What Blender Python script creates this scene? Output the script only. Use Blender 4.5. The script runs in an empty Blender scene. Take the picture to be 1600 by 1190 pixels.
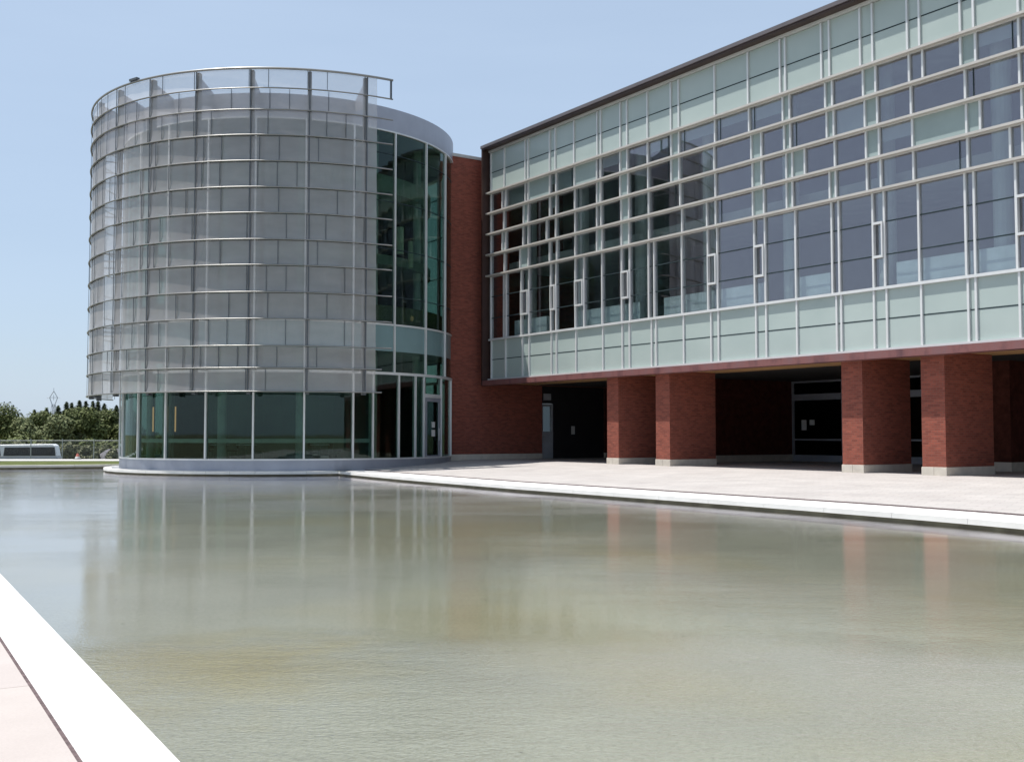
import bpy, bmesh, math, random
from mathutils import Vector, Matrix
random.seed(7)
R_ = math.radians
scene = bpy.context.scene
col = scene.collection

# ------------------------------------------------------------------ camera
cam_d = bpy.data.cameras.new('camera'); cam = bpy.data.objects.new('camera', cam_d); col.objects.link(cam)
cam.location = (0, 0, 1.3); cam.rotation_euler = (R_(90) + 0.0492, 0, 0)
cam_d.sensor_width = 36; cam_d.lens = 36 * 1691.9 / 1600
cam_d.clip_start = 0.1; cam_d.clip_end = 6000
scene.camera = cam

# ------------------------------------------------------------------ sun and sky
SUN_EL = 69.5
sdir = Vector((-1.0, -0.03, 0)).normalized() * math.cos(R_(SUN_EL)) + Vector((0, 0, math.sin(R_(SUN_EL))))
w = bpy.data.worlds.new('World'); scene.world = w; w.use_nodes = True
nt = w.node_tree; bg = nt.nodes['Background']
sky = nt.nodes.new('ShaderNodeTexSky'); sky.sky_type = 'NISHITA'; sky.sun_disc = False
sky.sun_elevation = R_(SUN_EL); sky.sun_rotation = math.atan2(sdir.x, sdir.y) % (2 * math.pi)
sky.air_density = 1.0; sky.dust_density = 1.0; sky.ozone_density = 1.5; sky.altitude = 0
hz = nt.nodes.new('ShaderNodeMix'); hz.data_type = 'RGBA'; hz.inputs[0].default_value = 0.64      # thin high summer haze over the blue
nt.links.new(sky.outputs[0], hz.inputs[6]); hz.inputs[7].default_value = (4.95, 6.15, 7.8, 1)
tcw = nt.nodes.new('ShaderNodeTexCoord'); mpw = nt.nodes.new('ShaderNodeMapping'); mpw.inputs['Scale'].default_value = (1.2, 1.2, 9); nzw = nt.nodes.new('ShaderNodeTexNoise')
nzw.inputs['Scale'].default_value = 2.2; nzw.inputs['Detail'].default_value = 7; mrw = nt.nodes.new('ShaderNodeMapRange'); mrw.inputs[1].default_value = .35; mrw.inputs[2].default_value = .75; mrw.inputs[3].default_value = .63; mrw.inputs[4].default_value = .71
nt.links.new(tcw.outputs['Generated'], mpw.inputs[0]); nt.links.new(mpw.outputs[0], nzw.inputs['Vector']); nt.links.new(nzw.outputs[0], mrw.inputs[0]); nt.links.new(mrw.outputs[0], hz.inputs[0])
nt.links.new(hz.outputs[2], bg.inputs[0]); bg.inputs[1].default_value = 0.098
sun_d = bpy.data.lights.new('sun', 'SUN'); sun_d.energy = 5.0; sun_d.angle = R_(0.5); sun_d.color = (1, 0.955, 0.89)
sun = bpy.data.objects.new('sun', sun_d); col.objects.link(sun)
sun.rotation_euler = (-sdir).to_track_quat('-Z', 'Y').to_euler()
scene.view_settings.view_transform = 'Standard'; scene.view_settings.look = 'None'
scene.view_settings.exposure = 0.32; scene.view_settings.gamma = 1
try: scene.view_settings.use_curve_mapping = False
except Exception: pass

# ------------------------------------------------------------------ materials
def mat(name):
    m = bpy.data.materials.new(name); m.use_nodes = True
    return m, m.node_tree, m.node_tree.nodes['Principled BSDF']
def N(t, ty, **k):
    n = t.nodes.new(ty)
    for a, b in k.items(): setattr(n, a, b)
    return n
def L(t, a, b): t.links.new(a, b)
def ramp(t, fac, stops):
    r = N(t, 'ShaderNodeValToRGB'); e = r.color_ramp.elements
    while len(e) < len(stops): e.new(0.5)
    for i, (p, c) in enumerate(stops): e[i].position = p; e[i].color = (*c, 1)
    L(t, fac, r.inputs[0]); return r.outputs[0]
def noise(t, scale, detail=4, rough=0.55, coord='Object', vec=None, sc=None):
    n = N(t, 'ShaderNodeTexNoise'); n.inputs['Scale'].default_value = scale
    n.inputs['Detail'].default_value = detail; n.inputs['Roughness'].default_value = rough
    if vec is None:
        tc = N(t, 'ShaderNodeTexCoord'); vec = tc.outputs[coord]
    if sc:
        mp = N(t, 'ShaderNodeMapping'); mp.inputs['Scale'].default_value = sc; L(t, vec, mp.inputs[0]); vec = mp.outputs[0]
    L(t, vec, n.inputs['Vector']); return n
def plain(name, c, rough=0.6, metal=0.0, var=0.12, nscale=1.5, spec=0.5, bump=0.0, bscale=30):
    m, t, b = mat(name)
    n = noise(t, nscale, 5)
    c0 = tuple(x * (1 - var) for x in c); c1 = tuple(min(1, x * (1 + var)) for x in c)
    L(t, ramp(t, n.outputs[0], [(0.3, c0), (0.7, c1)]), b.inputs['Base Color'])
    b.inputs['Roughness'].default_value = rough; b.inputs['Metallic'].default_value = metal
    b.inputs['Specular IOR Level'].default_value = spec
    if bump:
        nb = noise(t, bscale, 4); bp = N(t, 'ShaderNodeBump'); bp.inputs['Strength'].default_value = bump
        bp.inputs['Distance'].default_value = 0.02; L(t, nb.outputs[0], bp.inputs['Height']); L(t, bp.outputs[0], b.inputs['Normal'])
    return m
def schlick(t, f0, nrm=None):
    ge = N(t, 'ShaderNodeNewGeometry'); dp = N(t, 'ShaderNodeVectorMath', operation='DOT_PRODUCT')
    L(t, ge.outputs['Incoming'], dp.inputs[0]); L(t, nrm if nrm else ge.outputs['Normal'], dp.inputs[1])
    ab = N(t, 'ShaderNodeMath', operation='ABSOLUTE'); L(t, dp.outputs['Value'], ab.inputs[0])
    om = N(t, 'ShaderNodeMath', operation='SUBTRACT'); om.inputs[0].default_value = 1; om.use_clamp = True; L(t, ab.outputs[0], om.inputs[1])
    pw_ = N(t, 'ShaderNodeMath', operation='POWER'); L(t, om.outputs[0], pw_.inputs[0]); pw_.inputs[1].default_value = 5
    mr = N(t, 'ShaderNodeMapRange'); L(t, pw_.outputs[0], mr.inputs[0]); mr.inputs[3].default_value = f0; mr.inputs[4].default_value = 1
    return mr.outputs[0]
def glassy(name, tint, gloss=(0.9, 0.95, 0.95), ior=1.7, rough=0.02, wav=0.0):
    m, t, b = mat(name); t.nodes.remove(b)
    out = t.nodes['Material Output']
    tr = N(t, 'ShaderNodeBsdfTransparent'); tr.inputs[0].default_value = (*tint, 1)
    gl = N(t, 'ShaderNodeBsdfGlossy'); gl.inputs[0].default_value = (*gloss, 1); gl.inputs[1].default_value = rough
    fr = schlick(t, ((ior - 1) / (ior + 1)) ** 2)
    mx = N(t, 'ShaderNodeMixShader'); L(t, fr, mx.inputs[0]); L(t, tr.outputs[0], mx.inputs[1]); L(t, gl.outputs[0], mx.inputs[2])
    if wav:
        n = noise(t, 0.5, 2); bp = N(t, 'ShaderNodeBump'); bp.inputs['Strength'].default_value = wav; bp.inputs['Distance'].default_value = 0.03
        L(t, n.outputs[0], bp.inputs['Height']); L(t, bp.outputs[0], gl.inputs['Normal'])
    L(t, mx.outputs[0], out.inputs[0]); return m

M = {}
M['alu'] = plain('pale_aluminium', (0.62, 0.63, 0.63), 0.42, 0.25, 0.05)
M['beam'] = plain('beige_metal', (0.47, 0.45, 0.42), 0.5, 0.2, 0.06)
M['joint'] = plain('dark_joint', (0.03, 0.045, 0.05), 0.9, 0, 0.1, 1, 0.1)
M['bronze'] = plain('dark_bronze', (0.05, 0.028, 0.024), 0.45, 0.3, 0.15)
M['curb'] = plain('blue_grey_metal', (0.30, 0.32, 0.37), 0.45, 0.35, 0.08)
M['roofmetal'] = plain('lilac_grey_metal', (0.34, 0.345, 0.385), 0.42, 0.45, 0.05)
M['rail'] = plain('rail_metal', (0.24, 0.24, 0.235), 0.36, 0.5, 0.1)
M['edge'] = plain('roof_edge_metal', (0.13, 0.115, 0.12), 0.45, 0.3, 0.1)
M['post'] = plain('post_metal', (0.09, 0.10, 0.11), 0.5, 0.4, 0.1)
M['panel'], t, b = mat('pale_green_spandrel')
n = noise(t, 0.35, 3); L(t, ramp(t, n.outputs[0], [(0.3, (0.315, 0.38, 0.365)), (0.7, (0.375, 0.44, 0.42))]), b.inputs['Base Color'])
b.inputs['Roughness'].default_value = 0.35; b.inputs['Coat Weight'].default_value = 0.35; b.inputs['Coat Roughness'].default_value = 0.03
M['frost'] = plain('frosted_glass_green', (0.27, 0.335, 0.33), 0.35, 0, 0.08, 0.6)
M['teal'] = plain('teal_spandrel', (0.16, 0.25, 0.26), 0.25, 0, 0.08, 0.6)
M['glass'] = glassy('clear_wing_glass', (0.74, 0.80, 0.80), (0.98, 0.87, 0.93), 2.35, 0.015, 0.05)
M['dglass'] = glassy('green_drum_glass', (0.50, 0.605, 0.56), (0.8, 0.92, 0.92), 1.5, 0.02, 0.04)
M['bglass'] = glassy('dark_entry_glass', (0.30, 0.33, 0.34), (0.7, 0.75, 0.75), 1.35, 0.02)
M['ceil'] = plain('interior_ceiling', (0.62, 0.62, 0.60), 0.8)
M['inwall'] = plain('interior_wall', (0.30, 0.29, 0.28), 0.8, 0, 0.4, 0.3)
M['infloor'] = plain('interior_floor', (0.34, 0.31, 0.28), 0.6)
M['incol'] = plain('interior_column', (0.72, 0.74, 0.72), 0.7)
M['lampshade'] = plain('pale_lamp_shade', (0.85, 0.80, 0.62), 0.8)
M['blind'] = plain('roller_blind', (0.50, 0.51, 0.50), 0.9, 0, 0.06)
M['radiator'] = plain('white_radiator', (0.78, 0.82, 0.85), 0.5)
M['core'] = plain('interior_core', (0.22, 0.25, 0.23), 0.8, 0, 0.35, 0.35)
M['band'] = plain('interior_slab_edge', (0.42, 0.47, 0.40), 0.7)
M['olive'] = plain('olive_balustrade', (0.22, 0.21, 0.10), 0.7)
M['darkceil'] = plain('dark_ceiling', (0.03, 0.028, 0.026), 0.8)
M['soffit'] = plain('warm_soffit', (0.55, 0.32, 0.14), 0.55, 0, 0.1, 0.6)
M['shaded_brick'] = plain('red_brick_in_shade', (0.075, 0.025, 0.018), 0.9, 0, 0.3, 4, 0.1)  # brick of the undercroft walls, with its shade put into the colour
M['stone'] = plain('plinth_stone', (0.50, 0.46, 0.40), 0.75, 0, 0.12, 3)
M['cap'] = plain('parapet_cap', (0.45, 0.45, 0.44), 0.5)
M['paper'] = plain('paper_notice', (0.5, 0.51, 0.5), 0.8, 0, 0.03)
M['doorwhite'] = plain('pale_door_metal', (0.30, 0.32, 0.35), 0.5)
M['black'] = plain('black_plastic', (0.02, 0.02, 0.022), 0.5)
M['vanwhite'] = plain('white_van_paint', (0.85, 0.85, 0.85), 0.25, 0, 0.02)
M['silver'] = plain('silver_paint', (0.42, 0.43, 0.46), 0.3, 0.4, 0.04)
M['vanglass'] = plain('tinted_van_glass', (0.01, 0.012, 0.022), 0.1, 0, 0.1, 1, 0.35)
M['tyre'] = plain('tyre_rubber', (0.025, 0.025, 0.025), 0.85)
M['redlamp'] = plain('red_plastic', (0.45, 0.03, 0.02), 0.3)
M['conered'] = plain('cone_red', (0.42, 0.12, 0.09), 0.6)
M['galv'] = plain('galvanised_steel', (0.36, 0.38, 0.37), 0.55, 0.4, 0.1)
M['pylon'] = plain('pylon_steel', (0.42, 0.45, 0.50), 0.7, 0.1, 0.05)
M['gravel'] = plain('grey_gravel', (0.15, 0.145, 0.16), 0.95, 0, 0.3, 6, 0.2, 0.6, 12)
M['bark'] = plain('bark', (0.09, 0.065, 0.045), 0.9)
M['poolwall'] = plain('pool_wall', (0.13, 0.12, 0.09), 0.9, 0, 0.3, 2)
M['asphalt'] = plain('asphalt', (0.055, 0.055, 0.057), 0.9, 0, 0.2, 2)
M['concrete'] = plain('concrete', (0.55, 0.53, 0.50), 0.85, 0, 0.08, 1.2)
def lit(name, c, e):
    m, t, b = mat(name); b.inputs['Base Color'].default_value = (*c, 1)
    b.inputs['Emission Color'].default_value = (*c, 1); b.inputs['Emission Strength'].default_value = e; return m
M['orange_lamp'] = lit('orange_lamp_tube', (0.8, 0.38, 0.18), 1.0)
M['warm_lamp'] = lit('warm_lamp_bulb', (1.0, 0.62, 0.28), 2.0)

def leafmat(name, c0, c1):
    m, t, b = mat(name)
    at = N(t, 'ShaderNodeAttribute'); at.attribute_name = 'tone'
    L(t, ramp(t, at.outputs['Fac'], [(0.0, c0), (1.0, c1)]), b.inputs['Base Color'])
    b.inputs['Roughness'].default_value = 0.65; b.inputs['Specular IOR Level'].default_value = 0.2
    return m
M['leaf_olive'] = leafmat('olive_leaves', (0.07, 0.088, 0.028), (0.115, 0.135, 0.045))
M['leaf_pale'] = leafmat('pale_leaves', (0.11, 0.13, 0.055), (0.19, 0.21, 0.10))
M['leaf_dark'] = leafmat('conifer_needles', (0.05, 0.07, 0.032), (0.085, 0.11, 0.05))
M['leaf_bush'] = leafmat('scrub_leaves', (0.10, 0.11, 0.06), (0.18, 0.18, 0.10))

# brick
m, t, b = mat('red_brick'); M['brick'] = m
uv = N(t, 'ShaderNodeUVMap'); uv.uv_map = 'UVMap'
br = N(t, 'ShaderNodeTexBrick'); L(t, uv.outputs[0], br.inputs['Vector'])
br.inputs['Scale'].default_value = 1; br.inputs['Brick Width'].default_value = 0.22; br.inputs['Row Height'].default_value = 0.075
br.inputs['Mortar Size'].default_value = 0.008; br.inputs['Mortar Smooth'].default_value = 0.2; br.inputs['Bias'].default_value = -0.15
br.inputs['Color1'].default_value = (0.27, 0.078, 0.053, 1); br.inputs['Color2'].default_value = (0.165, 0.047, 0.035, 1)
br.inputs['Mortar'].default_value = (0.20, 0.095, 0.07, 1)
n = noise(t, 2.2, 6, 0.7, vec=uv.outputs[0], sc=(1, 3, 1))
mx = N(t, 'ShaderNodeMix', data_type='RGBA', blend_type='MULTIPLY'); mx.inputs[0].default_value = 0.8
L(t, br.outputs[0], mx.inputs[6]); L(t, ramp(t, n.outputs[0], [(0.3, (0.74, 0.72, 0.74)), (0.65, (1.05, 1.02, 1.0))]), mx.inputs[7])
L(t, mx.outputs[2], b.inputs['Base Color']); b.inputs['Roughness'].default_value = 0.82; b.inputs['Specular IOR Level'].default_value = 0.25
bp = N(t, 'ShaderNodeBump'); bp.inputs['Strength'].default_value = 0.5; bp.inputs['Distance'].default_value = 0.01
iv = N(t, 'ShaderNodeMath', operation='SUBTRACT'); iv.inputs[0].default_value = 1; L(t, br.outputs['Fac'], iv.inputs[1]); L(t, iv.outputs[0], bp.inputs['Height']); L(t, bp.outputs[0], b.inputs['Normal'])

# copper-like panel fascia
m, t, b = mat('mottled_copper_fascia'); M['copper'] = m
uv = N(t, 'ShaderNodeUVMap'); uv.uv_map = 'UVMap'
n = noise(t, 1.3, 4, 0.6, vec=uv.outputs[0], sc=(1, 0.4, 1))
L(t, ramp(t, n.outputs[0], [(0.35, (0.11, 0.05, 0.055)), (0.5, (0.20, 0.085, 0.08)), (0.68, (0.17, 0.095, 0.10))]), b.inputs['Base Color'])
b.inputs['Roughness'].default_value = 0.5; b.inputs['Metallic'].default_value = 0.2

# perforated mesh of the sun screen
m, t, b = mat('perforated_metal'); M['mesh'] = m
out = t.nodes['Material Output']
b.inputs['Metallic'].default_value = 0.5; b.inputs['Roughness'].default_value = 0.36
n = noise(t, 0.8, 3, sc=(1, 1, 2.5)); L(t, ramp(t, n.outputs[0], [(0.3, (0.56, 0.53, 0.505)), (0.7, (0.65, 0.615, 0.585))]), b.inputs['Base Color'])
tr = N(t, 'ShaderNodeBsdfTransparent'); mxs = N(t, 'ShaderNodeMixShader')
lw = N(t, 'ShaderNodeLayerWeight'); lw.inputs[0].default_value = 0.35
ma = N(t, 'ShaderNodeMapRange'); ma.inputs[3].default_value = 0.40; ma.inputs[4].default_value = 0.72
L(t, lw.outputs['Facing'], ma.inputs[0]); L(t, ma.outputs[0], mxs.inputs[0]); L(t, tr.outputs[0], mxs.inputs[1]); L(t, b.outputs[0], mxs.inputs[2]); L(t, mxs.outputs[0], out.inputs[0])

# chain link (wires as procedural alpha)
m, t, b = mat('chain_link_wire'); M['chain'] = m
out = t.nodes['Material Output']; b.inputs['Base Color'].default_value = (0.33, 0.34, 0.33, 1); b.inputs['Roughness'].default_value = 0.6
uv = N(t, 'ShaderNodeUVMap'); uv.uv_map = 'UVMap'
mp = N(t, 'ShaderNodeMapping'); mp.inputs['Rotation'].default_value = (0, 0, R_(45)); mp.inputs['Scale'].default_value = (16, 16, 16); L(t, uv.outputs[0], mp.inputs[0])
ch = N(t, 'ShaderNodeTexBrick'); ch.offset = 0; L(t, mp.outputs[0], ch.inputs[0]); ch.inputs['Scale'].default_value = 1
ch.inputs['Brick Width'].default_value = 1; ch.inputs['Row Height'].default_value = 1; ch.inputs['Mortar Size'].default_value = 0.035
tr = N(t, 'ShaderNodeBsdfTransparent'); mxs = N(t, 'ShaderNodeMixShader')
L(t, ch.outputs['Fac'], mxs.inputs[0]); L(t, tr.outputs[0], mxs.inputs[1]); L(t, b.outputs[0], mxs.inputs[2]); L(t, mxs.outputs[0], out.inputs[0])

# paving
def paving(name, c0, c1, bw, bh, mort, rot, msize=0.012):
    m, t, b = mat(name)
    tc = N(t, 'ShaderNodeTexCoord'); mp = N(t, 'ShaderNodeMapping'); mp.inputs['Rotation'].default_value = (0, 0, rot); L(t, tc.outputs['Object'], mp.inputs[0])
    br = N(t, 'ShaderNodeTexBrick'); L(t, mp.outputs[0], br.inputs[0]); br.inputs['Scale'].default_value = 1
    br.inputs['Brick Width'].default_value = bw; br.inputs['Row Height'].default_value = bh; br.inputs['Mortar Size'].default_value = msize; br.inputs['Mortar Smooth'].default_value = 0.3
    br.inputs['Color1'].default_value = (*c0, 1); br.inputs['Color2'].default_value = (*c1, 1); br.inputs['Mortar'].default_value = (*mort, 1); br.inputs['Bias'].default_value = 0
    n = noise(t, 0.6, 8, 0.65, vec=mp.outputs[0])
    mx = N(t, 'ShaderNodeMix', data_type='RGBA', blend_type='MULTIPLY'); mx.inputs[0].default_value = 1
    L(t, br.outputs[0], mx.inputs[6]); L(t, ramp(t, n.outputs[0], [(0.3, (0.86, 0.85, 0.85)), (0.62, (1, 1, 1))]), mx.inputs[7])
    n2 = noise(t, 60, 3, 0.7, vec=mp.outputs[0])
    mx2 = N(t, 'ShaderNodeMix', data_type='RGBA', blend_type='MULTIPLY'); mx2.inputs[0].default_value = 1
    L(t, mx.outputs[2], mx2.inputs[6]); L(t, ramp(t, n2.outputs[0], [(0.3, (0.93, 0.93, 0.93)), (0.6, (1, 1, 1))]), mx2.inputs[7])
    L(t, mx2.outputs[2], b.inputs['Base Color']); b.inputs['Roughness'].default_value = 0.85; b.inputs['Specular IOR Level'].default_value = 0.2
    return m
M['plaza'] = paving('pink_grey_pavers', (0.455, 0.43, 0.415), (0.41, 0.39, 0.38), 0.6, 0.3, (0.31, 0.28, 0.27), R_(34), 0.008)
M['walk'] = paving('pink_concrete_walk', (0.46, 0.415, 0.39), (0.445, 0.40, 0.38), 9.0, 1.9, (0.24, 0.20, 0.18), R_(-30.75), 0.006)
M['coping'] = plain('white_stone_coping', (0.66, 0.65, 0.635), 0.75, 0, 0.08, 1.4, 0.3)
M['joint_step_shade'] = plain('gap_filler_and_step_shade', (0.10, 0.07, 0.07), 0.9, 0, 0.4, 20)
M['grass'] = plain('lawn_grass', (0.085, 0.10, 0.032), 0.95, 0, 0.4, 1.2, 0.1)
M['terrain'] = plain('rough_ground', (0.15, 0.14, 0.085), 0.95, 0, 0.35, 0.15, 0.1)

# pool floor with stains
m, t, b = mat('pool_floor'); M['pfloor'] = m
n1 = noise(t, 0.16, 4, 0.55); n2 = noise(t, 26, 8, 0.75); n3 = noise(t, 0.5, 5, 0.6)
c1 = ramp(t, n1.outputs[0], [(0.3, (0.275, 0.268, 0.232)), (0.5, (0.305, 0.297, 0.258)), (0.64, (0.315, 0.292, 0.222)), (0.75, (0.29, 0.283, 0.25))])
c2 = ramp(t, n2.outputs[0], [(0.28, (0.62, 0.62, 0.58)), (0.5, (1, 1, 1)), (0.78, (1.1, 1.1, 1.05))])
c3 = ramp(t, n3.outputs[0], [(0.3, (0.9, 0.9, 0.88)), (0.65, (1.05, 1.05, 1.03))])
a = N(t, 'ShaderNodeMix', data_type='RGBA', blend_type='MULTIPLY'); a.inputs[0].default_value = 1; L(t, c1, a.inputs[6]); L(t, c2, a.inputs[7])
a2 = N(t, 'ShaderNodeMix', data_type='RGBA', blend_type='MULTIPLY'); a2.inputs[0].default_value = 1; L(t, a.outputs[2], a2.inputs[6]); L(t, c3, a2.inputs[7])
n5 = noise(t, 5.5, 2, 0.3); spk = ramp(t, n5.outputs[0], [(0.185, (0.5, 0.48, 0.42)), (0.20, (1, 1, 1))])
a3 = N(t, 'ShaderNodeMix', data_type='RGBA', blend_type='MULTIPLY'); a3.inputs[0].default_value = 1; L(t, a2.outputs[2], a3.inputs[6]); L(t, spk, a3.inputs[7])
prev = a3.outputs[2]
geo = N(t, 'ShaderNodeNewGeometry')
for (sx_, sy_, sr_, amt) in ((-2.6, 9.3, 1.5, .75), (0.6, 12.5, 2.6, .35), (4.8, 11.0, 2.0, .3), (-1.0, 20.0, 3.5, .25)):
    su = N(t, 'ShaderNodeVectorMath', operation='SUBTRACT'); L(t, geo.outputs['Position'], su.inputs[0]); su.inputs[1].default_value = (sx_, sy_, -.66)
    le = N(t, 'ShaderNodeVectorMath', operation='LENGTH'); L(t, su.outputs[0], le.inputs[0])
    nn_ = noise(t, 1.3, 5, 0.6); ma_ = N(t, 'ShaderNodeMath', operation='MULTIPLY_ADD'); L(t, nn_.outputs[0], ma_.inputs[0]); ma_.inputs[1].default_value = 2.4; L(t, le.outputs['Value'], ma_.inputs[2])
    mr_ = N(t, 'ShaderNodeMapRange'); L(t, ma_.outputs[0], mr_.inputs[0]); mr_.inputs[1].default_value = sr_ + 1.6; mr_.inputs[2].default_value = sr_ * .4 + .9; mr_.inputs[3].default_value = 0; mr_.inputs[4].default_value = amt
    mx_ = N(t, 'ShaderNodeMix', data_type='RGBA', blend_type='MULTIPLY'); L(t, mr_.outputs[0], mx_.inputs[0]); L(t, prev, mx_.inputs[6]); mx_.inputs[7].default_value = (1.0, .86, .52, 1); prev = mx_.outputs[2]
L(t, prev, b.inputs['Base Color']); b.inputs['Roughness'].default_value = 0.9; b.inputs['Specular IOR Level'].default_value = 0.1

# water
m, t, b = mat('pool_water'); M['water'] = m
t.nodes.remove(b); out = t.nodes['Material Output']
tr = N(t, 'ShaderNodeBsdfTransparent'); tr.inputs[0].default_value = (0.90, 0.93, 0.90, 1)
gl = N(t, 'ShaderNodeBsdfGlossy'); gl.inputs[0].default_value = (0.99, 0.95, 1.0, 1); gl.inputs[1].default_value = 0.045
mxs = N(t, 'ShaderNodeMixShader')
tc = N(t, 'ShaderNodeTexCoord')
rip = noise(t, 24, 3, 0.62, vec=tc.outputs['Object'], sc=(0.95, 1.15, 1))
rip2 = noise(t, 2.2, 3, 0.5, vec=tc.outputs['Object'], sc=(0.5, 1.3, 1))
pat = noise(t, 0.16, 3, 0.6, vec=tc.outputs['Object'], sc=(0.7, 1.6, 1))
pr = N(t, 'ShaderNodeMapRange'); L(t, pat.outputs[0], pr.inputs[0]); pr.inputs[1].default_value = 0.42; pr.inputs[2].default_value = 0.62; pr.inputs[3].default_value = 0.16; pr.inputs[4].default_value = 0.40
ad = N(t, 'ShaderNodeMath', operation='MULTIPLY_ADD'); L(t, rip2.outputs[0], ad.inputs[0]); ad.inputs[1].default_value = 1.4; L(t, rip.outputs[0], ad.inputs[2])
sp = N(t, 'ShaderNodeSeparateXYZ'); L(t, tc.outputs['Object'], sp.inputs[0])      # breeze reaches the near end of the pool
wn = noise(t, 0.35, 3, 0.5, vec=tc.outputs['Object']); wm = N(t, 'ShaderNodeMath', operation='MULTIPLY_ADD'); L(t, wn.outputs[0], wm.inputs[0]); wm.inputs[1].default_value = 4; L(t, sp.outputs['Y'], wm.inputs[2])
wr = N(t, 'ShaderNodeMapRange'); L(t, wm.outputs[0], wr.inputs[0]); wr.inputs[1].default_value = 12.2; wr.inputs[2].default_value = 10.6; wr.inputs[3].default_value = 0; wr.inputs[4].default_value = 1.6
wx = N(t, 'ShaderNodeMath', operation='MAXIMUM'); L(t, wr.outputs[0], wx.inputs[0]); L(t, pr.outputs[0], wx.inputs[1])
mu = N(t, 'ShaderNodeMath', operation='MULTIPLY'); L(t, ad.outputs[0], mu.inputs[0]); L(t, wx.outputs[0], mu.inputs[1])
bp = N(t, 'ShaderNodeBump'); bp.inputs['Strength'].default_value = 0.5; bp.inputs['Distance'].default_value = 0.010
L(t, mu.outputs[0], bp.inputs['Height']); L(t, bp.outputs[0], gl.inputs['Normal']); fr = schlick(t, 0.035, bp.outputs[0])
L(t, fr, mxs.inputs[0]); L(t, tr.outputs[0], mxs.inputs[1]); L(t, gl.outputs[0], mxs.inputs[2]); L(t, mxs.outputs[0], out.inputs[0])

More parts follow.
